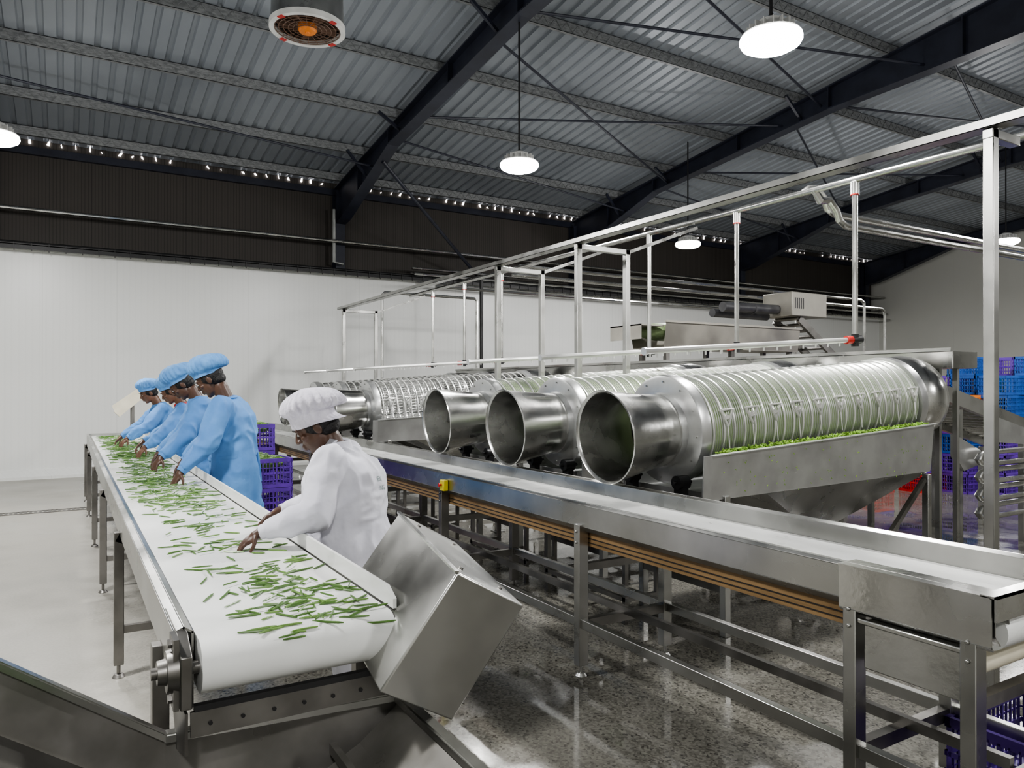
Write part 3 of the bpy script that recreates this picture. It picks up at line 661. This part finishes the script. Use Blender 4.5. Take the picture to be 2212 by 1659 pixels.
for i,(m,cn) in enumerate(((REDP,'red'),(PURPLE,'purple'),(PURPLE,'purple'))): crate(1.66,7.75,i*.295,m,cn,.1,w1)
for i in range(4): crate(1.74,8.75,i*.295,PURPLE,'purple',-.06,w1)
for i,(m,cn) in enumerate(((REDP,'red'),(PURPLE,'purple'),(PURPLE,'purple'))): crate(1.75,10.0,i*.295,m,cn,.02,w1)
crate(3.30,1.44,.0,PURPD,'dark purple',0,'standing beside the discharge conveyor'); crate(3.42,.98,.0,PURPD,'dark purple',.03,'standing beside the discharge conveyor')
w2='stacked near the far wall'
cl_={'p':('purple',PURPLE),'b':('blue',BLUEP),'t':('teal',TEAL),'o':('orange',ORANGE),'r':('red',REDP)}
for x_,y_,ls in((11.3,6.5,'rppopp'),(11.75,6.1,'ppbpo'),(12.35,6.3,'bbbbbbb'),(12.1,5.75,'pppbbb'),(13.0,6.1,'bbtbbtp'),(12.75,5.55,'bpbtbbb'),(13.4,5.35,'bpbtbpp'),(13.7,6.0,'bbbbppb'),(12.2,7.0,'ppbopp'),(13.2,6.8,'bbbbbpb'),(10.6,6.9,'rpp')):
    for i,ch in enumerate(ls): crate(x_,y_,i*.295,cl_[ch][1],cl_[ch][0],random.uniform(-.05,.05),w2)
# ---------------------------------------------------------------- beans
def pod(L,bend,r):
    pts=[];rs=[];n=7
    for i in range(n):
        t=i/(n-1); pts.append(V(((t-.5)*L,bend*L*(4*(t-.5)**2-.5),0))); rs.append(r*(.6 if i in(0,n-1) else 1))
    return G().tube(pts,rs,6)
pods=[]
for L,b,r,m in((.088,.01,.0033,GREENS),(.078,-.015,.0032,GREENS),(.096,.025,.0034,GREENS),(.064,.0,.0033,GREENS),(.084,-.02,.0033,GREENL),(.050,.0,.0033,GREENL)):
    o=meshobj('green_bean',pod(L,b,r),m); pods.append(o.data); bpy.data.objects.remove(o,do_unlink=True)
random.seed(11)
def belt_x(y):
    cx=.66 if y<3 else .66-.09*min(1,(y-3)/1.5)
    if y>6: cx=.58
    while True:
        x=random.gauss(cx,.13)
        if .37<x<.855: return x
NB=0; clusters=[]
for _ in range(44): y=2.15+3.0*random.random()**1.1; clusters.append((belt_x(y),y))
while NB<298:
    if NB<38: y=random.uniform(2.14,2.6); x=random.uniform(.45,.855)
    elif random.random()<.55:
        c_=random.choice(clusters); x=c_[0]+random.gauss(0,.06); y=c_[1]+random.gauss(0,.07)
    else: y=2.12+3.2*random.random()**1.1; x=belt_x(y)
    if not(.36<x<.85) or y<2.135: continue
    o=bpy.data.objects.new('green_bean',pods[random.choice((0,0,1,1,2,3,4,4,5))]); COL.objects.link(o)
    dz=0
    if y<2.2: dz=math.sqrt(max(0,R*R-(y-Y0)**2))-R
    o.location=(x,y,ZT+.004+random.choice((0,0,0,.005,.008))*(dz==0)+dz); o.rotation_euler=(random.uniform(-.3,.3),random.uniform(-.03,.03),random.gauss(.25,.7) if random.random()<.55 else random.uniform(0,pi)); s_=random.uniform(.85,1.15)
    if y<2.2: o.rotation_euler=(math.asin(max(-1,min(1,(Y0-y)/R)))*.9,0,random.gauss(0,.35))
    o.scale=(s_,s_,s_)
    tag(o,'fresh trimmed green bean lying on white belt','green bean','green beans on the belt'); NB+=1
g=G()
def addbean(g,x,y,z,L=.078):
    a=random.gauss(.35,.8); d=V((math.cos(a),math.sin(a),random.uniform(-.06,.06)))*L/2; n_=V((-d.y,d.x,0))*random.uniform(-.12,.12)
    g.cur=random.choice((0,0,0,1)); p=V((x,y,z)); g.tube([p-d,p+n_*.5,p+d],[.003,.0036,.003],5)
cl=[]
for _ in range(70): y=random.uniform(5.0,11.8); cl.append((belt_x(y),y))
for k in range(1050):
    if random.random()<.5:
        c_=random.choice(cl); x=c_[0]+random.gauss(0,.06); y=c_[1]+random.gauss(0,.1)
    else: y=random.uniform(4.6,11.8); x=belt_x(y)
    if .36<x<.85 and 4.6<y<11.9: addbean(g,x,y,ZT+.006+random.uniform(0,.01))
tag(meshobj('green_bean_spread',g,[GREENS,GREENL]),'scattered green beans further along the white belt','green beans',kind='stuff')
g=G()
for k in range(300):
    x=random.uniform(-.6,.0); y=random.uniform(1.57,2.0); addbean(g,x,y,.405+.735*(.25-x)/1.0+.02)
tag(meshobj('green_beans_in_hopper',g,[GREENS,GREENL]),'green beans sliding on the dark incline belt','green beans',kind='stuff')
for (cx,cy,cz) in((1.74,8.75,1.18),(1.66,7.75,.88),(1.75,10,.88)):
    g=G(); g.cur=1
    for k in range(260):
        x=cx+random.uniform(-.25,.25); y=cy+random.uniform(-.15,.15); addbean(g,x,y,cz-.02+random.uniform(0,.08)*(1-abs(x-cx)/.3))
    g.cur=0; g.sph((cx,cy,cz-.06),(.27,.17,.08))
    tag(meshobj('green_bean_heap',g,[GREENL,GREENL]),'heap of green beans filling a purple crate','green beans',kind='stuff')
# ---------------------------------------------------------------- people
def remesh(g,vox,smooth_it=4,fac=.5):
    me=bpy.data.meshes.new('t'); me.from_pydata([tuple(v) for v in g.v],[],g.f); me.update()
    o=bpy.data.objects.new('t',me); COL.objects.link(o)
    m=o.modifiers.new('r','REMESH'); m.mode='VOXEL'; m.voxel_size=vox; m.use_smooth_shade=True
    m=o.modifiers.new('s','SMOOTH'); m.factor=fac; m.iterations=smooth_it
    dg=bpy.context.evaluated_depsgraph_get(); dg.update()
    r=bpy.data.meshes.new_from_object(o.evaluated_get(dg)); bpy.data.objects.remove(o,do_unlink=True)
    return r
def place(name,me,m,parent):
    me.materials.clear(); me.materials.append(m); me.shade_smooth()
    o=bpy.data.objects.new(name,me); me.name=name; COL.objects.link(o); o.parent=parent; return o
def wrinkle(me,amp,f,seed):
    ns=[v.normal.copy() for v in me.vertices]
    for v,n in zip(me.vertices,ns):
        p=v.co
        a=noise.noise(V((p.x*f+seed,p.y*f,p.z*f*.35)))
        q=V((p.x*f*1.3+5+seed,p.y*f*1.3,p.z*f*.9))+V((0,0,2.2*noise.noise(p*3.5+V((seed,0,0)))))
        b=1-abs(noise.noise(q))*2.4
        v.co=p+n*(a*amp+max(-.6,b)*amp*.75)
def hand(g,Wp,f,nrm,side,curl=1.):
    f=f.normalized(); nrm=(nrm-f*nrm.dot(f)).normalized(); s=f.cross(nrm).normalized()*side
    Rm=Matrix((s*1,f,nrm)).transposed()
    g.sph(Wp+f*.048,(.040,.052,.017),Rm,14,8); g.caps(Wp-f*.02,Wp+f*.02,.025,.026)
    Ls=(.066,.076,.071,.055)
    for i,L in enumerate(Ls):
        p=Wp+f*(.086-.004*abs(i-1.3))+s*(.031-.0205*i); r=.0088
        d=(f+s*(.12-.08*i)).normalized()
        for k,(fr,ang) in enumerate(((.45,20),(.32,38),(.25,26))):
            a=rad(ang*curl); d=(d*math.cos(a)+nrm*math.sin(a)).normalized()
            q=p+d*L*fr*1.1; g.caps(p,q,r,r*.9,8); p=q; r*=.9
    p=Wp+f*.02+s*.03; d=(f*.55+s*.65+nrm*.45).normalized()
    q=p+d*.038; g.caps(p,q,.0125,.0105,8); d=(d+f*.6-s*.3+nrm*.1).normalized(); g.caps(q,q+d*.03,.0103,.0085,8)
def person(loc,phi,sc_,label,hl,hr,lean=15,pitch=38,cloth=CLB,capm=CLB2,skin=SKIN,yawh=0,white=False,collar=None,gw=1.09,cs=1.0,hs=1.0,ch=1.0,neck=.085):
    e=top('person',loc,label,'person',rz=phi); e['_o']=[0,0,0]; e.scale=(sc_,)*3
    Mi=(Matrix.Translation(loc)@Matrix.Rotation(phi,4,'Z')@Matrix.Scale(sc_,4)).inverted()
    L=rad(lean); sp=V((0,math.sin(L),math.cos(L))); bk=V((0,math.cos(L),-math.sin(L)))
    X=V((1,0,0)); Pv=V((0,0,.93))
    NBs=Pv+sp*.52; nd=V((0,math.sin(L+rad(20)),math.cos(L+rad(20)))); NT=NBs+nd*neck
    Rr=(Matrix.Rotation(rad(yawh),3,'Z')@Matrix.Rotation(-rad(pitch),3,'X')); R=Rr*hs; H=NT+R@V((0,.03,.10))
    hp=lambda x,y,z:H+R@V((x,y,z))
    S_={s:Pv+sp*.465+X*s*.165*(1+(gw-1)*.5) for s in(-1,1)}
    Wr={-1:Mi@V(hl),1:Mi@V(hr)}; El={}
    for s in(-1,1):
        S0=S_[s]; W0=Wr[s]; dv=W0-S0; dd=dv.length
        l1,l2=.285,.255
        if dd>l1+l2-.01: W0=S0+dv.normalized()*(l1+l2-.01); Wr[s]=W0; dv=W0-S0; dd=dv.length
        a=(l1*l1-l2*l2+dd*dd)/(2*dd); h=math.sqrt(max(0,l1*l1-a*a)); u=dv.normalized()
        pole=V((s*.45,-.45,-.8)); pole=(pole-u*pole.dot(u)).normalized(); El[s]=S0+u*a+pole*h
    g=G()
    g.sph(hp(0,-.012,.03),(.074,.094,.088),R,20,14); g.sph(hp(0,.028,-.035),(.060,.062,.078),R,18,12)
    g.sph(hp(0,.062,-.092),(.026,.022,.020),R); g.sph(hp(0,.030,-.075),(.052,.048,.035),R)
    g.caps(hp(0,.086,.018),hp(0,.104,-.016),.008*hs,.012*hs); g.sph(hp(.012,.098,-.02),.0095*hs); g.sph(hp(-.012,.098,-.02),.0095*hs)
    g.sph(hp(0,.090,-.047),(.025,.012,.009),R); g.sph(hp(0,.088,-.061),(.022,.012,.009),R)
    for s in(-1,1):
        g.sph(hp(s*.030,.078,.032),(.024,.012,.008),R); g.sph(hp(s*.040,.066,-.015),(.022,.018,.016),R)
        g.sph(hp(s*.076,-.008,-.008),(.009,.020,.031),R); g.sph(hp(s*.030,.074,.012),(.016,.012,.011),R)
    g.caps(NBs-sp*.03,NT+R@V((0,.0,.02)),.058,.054,16)
    g.loft([(Pv-sp*.06,X*.15,bk*.10),(Pv+sp*.05,X*.155,bk*.105),(Pv+sp*.2,X*.13,bk*.095),(Pv+sp*.36,X*.155,bk*.11),(Pv+sp*.46,X*.165,bk*.085),(Pv+sp*.51,X*.09,bk*.06)],24)
    for s in(-1,1):
        g.caps(S_[s],El[s],.048,.038); g.caps(El[s],Wr[s],.037,.025)
        hk=V((s*.085,.0,.88)); kn=V((s*.095,.03,.49)); an=V((s*.10,.0,.09))
        g.caps(hk,kn,.082,.055,14); g.caps(kn,an,.052,.036,14); g.caps(an-V((0,.03,.045)),an+V((s*.015,.15,-.055)),.036,.028)
        fd=(Wr[s]-El[s]).normalized(); fd=(fd+V((0,0,-.35))).normalized()
        hand(g,Wr[s]+fd*.01,fd,V((-s*.25,-.15,-1)),-s)
    me=remesh(g,.0058,3); place('body',me,skin,e)
    for s in(-1,1):
        g=G().sph(hp(s*.031,.0815,.010),(.0115,.007,.006),R); g.cur=1; g.sph(hp(s*.031,.087,.008),(.005,.003,.005),R); meshobj('eye',g,[EYE,HAIR],e,local=True)
    g=G()
    for s in(-1,1): g.tube([hp(s*.014,.090,.034),hp(s*.030,.092,.040),hp(s*.048,.080,.034)],[.003,.004,.002],6)
    meshobj('eyebrows',g,HAIR,e,local=True)
    g=G(); g.sph(hp(0,-.022,.022),(.081,.096,.083),R,20,12); g.sph(hp(0,-.05,-.03),(.066,.058,.045),R,20,12); meshobj('hair',g,HAIR,e,local=True)
    Rc=R@Matrix.Rotation(rad(14),3,'X'); c0=hp(0,-.014,.048 if not white else .040)
    vs=[];n=160
    prof=[(-.014,.985,.0),(.004,1.0,.002),(.014,1.04,.1),(.020,1.22,.6),(.042,1.40,1),(.075,1.44,1),(.104,1.30,.8),(.126,1.0,.7),(.139,.55,.5),(.143,.02,0)]
    if white: prof=[(-.028,1.14,.6),(-.014,1.04,.2),(.006,1.0,0),(.028,1.04,.1),(.033,1.16,.7),(.046,1.32,1.2),(.070,1.40,1.3),(.096,1.32,1.1),(.120,1.10,.9),(.138,.70,.6),(.145,.02,0)]
    fs=[]; na=.018 if not white else .013; pa=.0042 if not white else .0052
    for (z,k,pl) in prof:
        for j in range(n):
            t=2*pi*j/n; q=math.cos(t*26+math.sin(t*3)*1.5)*pa*pl+noise.noise(V((math.cos(t)*2.5,math.sin(t)*2.5,z*22+loc[1])))*na*pl
            k2=1+(k-1)*cs if k>1 else k
            rx=.087*k2+q; ry=.104*k2+q
            ball=-.026*max(0,-math.sin(t))*pl
            vs.append(c0+Rc@V((rx*math.cos(t),ry*math.sin(t)-(.022 if pl>.5 else 0),z*(1 if z<0 else ch)+ball)))
    for i in range(len(prof)-1):
        for j in range(n): fs.append((i*n+j,i*n+(j+1)%n,(i+1)*n+(j+1)%n,(i+1)*n+j))
    g=G().add(vs,fs); o=meshobj('hair_cap',g,capm,e,local=True,ang=80); md=o.modifiers.new('sub','SUBSURF'); md.levels=1; md.render_levels=1
    g=G(); hem=.46 if not white else .55; gx=X*gw; gb=bk*gw
    g.loft([(V((0,-.01,hem)),gx*.225,V((0,.18*gw,0))),(V((0,0,.72)),gx*.215,V((0,.168*gw,0))),(Pv,gx*.198,gb*.155),(Pv+sp*.13,gx*.180,gb*.142),(Pv+sp*.26-bk*.005,gx*.185,gb*.15),(Pv+sp*.38-bk*.01,gx*.192,gb*.148),(Pv+sp*.45-bk*.005,gx*.178,gb*.118),(Pv+sp*.50,gx*.115,gb*.085),(Pv+sp*.53,X*.068,bk*.068)],32)
    sw=.5+.5*gw
    for s in(-1,1):
        g.caps(S_[s]-X*s*.02,S_[s]+X*s*.005,.078*sw,.076*sw,16)
        g.tube([S_[s],S_[s].lerp(El[s],.5),El[s],El[s].lerp(Wr[s],.5),El[s].lerp(Wr[s],.93)],[.078*sw,.073*sw,.068*sw,.058*sw,.038],16); g.sph(El[s],.066*sw)
    me=remesh(g,.010,5); wrinkle(me,.015,7,loc[1])
    co=place('coat' if white else 'gown',me,cloth,e)
    for s in(-1,1):
        d=(Wr[s]-El[s]).normalized(); p=El[s].lerp(Wr[s],.93); g=G().lathe(p-d*.02,d,[(0,.038),(.03,.036),(.045,.033),(.045,.027),(0,.028)],20); meshobj('cuff',g,cloth,e,local=True)
    g=G(); cc=Pv+sp*.525
    if white:
        for s in(-1,1):
            g.prism([cc+V((s*.012,.085,-.075)),cc+V((s*.085,.06,-.02)),cc+V((s*.082,-.02,.045)),cc+V((s*.058,.02,.05))],V((0,.008,.006)))
        g.lathe(cc-sp*.01,sp,[(0,.080),(.04,.074),(.045,.066),(.0,.068)],28)
    else: g.torus(cc,sp,.072,.010 if not collar else .022,28,6)
    meshobj('collar',g,collar or cloth,e,local=True)
    if not white:
        g=G(); c1=Pv+sp*.10; g.loft([(c1-sp*.012,gx*.192,gb*.153),(c1+sp*.012,gx*.192,gb*.153)],32,False); c2=c1-gb*.155; g.tube([c2,c2+X*.03-sp*.1,c2+X*.02-sp*.22],.006,6); g.tube([c2,c2-X*.02-sp*.12,c2-X*.03-sp*.25],.006,6); meshobj('waist_tie',g,cloth,e,local=True)
    else:
        for k in range(4):
            p=Pv+sp*(.40-.12*k)+gb*.155; g=G().cyl(p,p+bk*.004,.008,n=12); meshobj('button',g,WHP,e,local=True)
    g=G()
    for s in(-1,1): g.tube([V((s*.09,.0,.86)),V((s*.095,.03,.49)),V((s*.10,.0,.26))],[.10,.078,.068],16)
    meshobj('trousers',g,CLW if white else NAVY,e,local=True)
    for s in(-1,1):
        g=G(); a=V((s*.10,0,.32)); g.tube([a,a-V((0,0,.16)),a-V((0,0,.25))],[.062,.055,.052],16); g.sph((s*.105,.05,.045),(.05,.135,.045)); g.bx(s*.105-.045,s*.105+.045,-.07,.17,.0,.02); meshobj('boot',g,BOOT,e,local=True)
    return e,co,Pv,sp,bk
person((1.12,6.0,0),rad(68),1.04,'person in light blue gown and cap leaning over belt, sorting beans',(.70,5.72,.985),(.74,6.15,.985),6,36,ch=1.05,gw=1.13)
person((1.10,7.1,0),rad(84),1.03,'person in light blue gown and cap sorting beans with head bowed',(.66,6.75,.985),(.68,7.15,.985),9,46)
person((1.13,8.35,0),rad(74),.975,'person in light blue gown with red collar sorting beans',(.64,8.0,.985),(.62,8.45,.985),9,34,collar=REDC,skin=SKIN2)
person((1.07,9.85,0),rad(90),.96,'person in light blue gown and cap bent over belt, face lowered',(.58,9.5,.985),(.56,10.0,.985),12,28,skin=SKIN2,yawh=8)
e,co,Pv,sp,bk=person((1.175,3.44,0),rad(60),.90,'person in white coat and gathered white cap picking beans',(.72,3.28,.975),(.90,3.66,1.0),8,34,cloth=CLW,capm=CAPW,skin=SKIN,yawh=12,white=True,gw=1.40,cs=1.15,hs=1.14,ch=1.0,neck=.05)
bpy.context.view_layer.update()
bv=BVHTree.FromPolygons([v.co for v in co.data.vertices],[tuple(p.vertices) for p in co.data.polygons])
def lettering(txt,org,xd,up,nrm,size,name='lettering'):
    cu=bpy.data.curves.new('t','FONT'); cu.body=txt; cu.size=size; cu.resolution_u=3
    o=bpy.data.objects.new('t',cu); COL.objects.link(o); dg=bpy.context.evaluated_depsgraph_get(); me=bpy.data.meshes.new_from_object(o.evaluated_get(dg)); bpy.data.objects.remove(o,do_unlink=True)
    for v in me.vertices:
        p=org+xd*v.co.x+up*v.co.y; h=bv.ray_cast(p+nrm*.4,-nrm)
        v.co=(h[0]+nrm*.003) if h[0] else p
    me.materials.clear(); me.materials.append(INK); q=bpy.data.objects.new(name,me); COL.objects.link(q); q.parent=e
for i,t in enumerate(('EQ','NG')):
    lettering(t,Pv+sp*(.36-.05*i)+V((-.09+.012*i,0,0)),V((1,0,0)),sp,V((-.05,-1,0)).normalized(),.036)
for i,t in enumerate(('ADING','NG')):
    lettering(t,Pv+sp*(.24-.028*i)+V((-.14,.0,0)),V((1,.0,0)),sp,V((-.1,1,0)).normalized(),.024)
# ---------------------------------------------------------------- world, camera
w=bpy.data.worlds.new('world'); sc.world=w; w.use_nodes=True; w.node_tree.nodes['Background'].inputs[0].default_value=(.8,.9,1,1); w.node_tree.nodes['Background'].inputs[1].default_value=.6
cd=bpy.data.cameras.new('camera'); cd.lens=36*1600/2212; cd.sensor_width=36; cd.clip_start=.02; cam=bpy.data.objects.new('camera',cd); COL.objects.link(cam)
cam.location=(0,0,1.6); cam.rotation_euler=(rad(90.2),0,rad(-31.1)); sc.camera=cam
try: sc.view_settings.look='AgX - Medium High Contrast'
except Exception as ex: print(ex)
for o in bpy.data.objects:
    if '_o' in o: del o['_o']
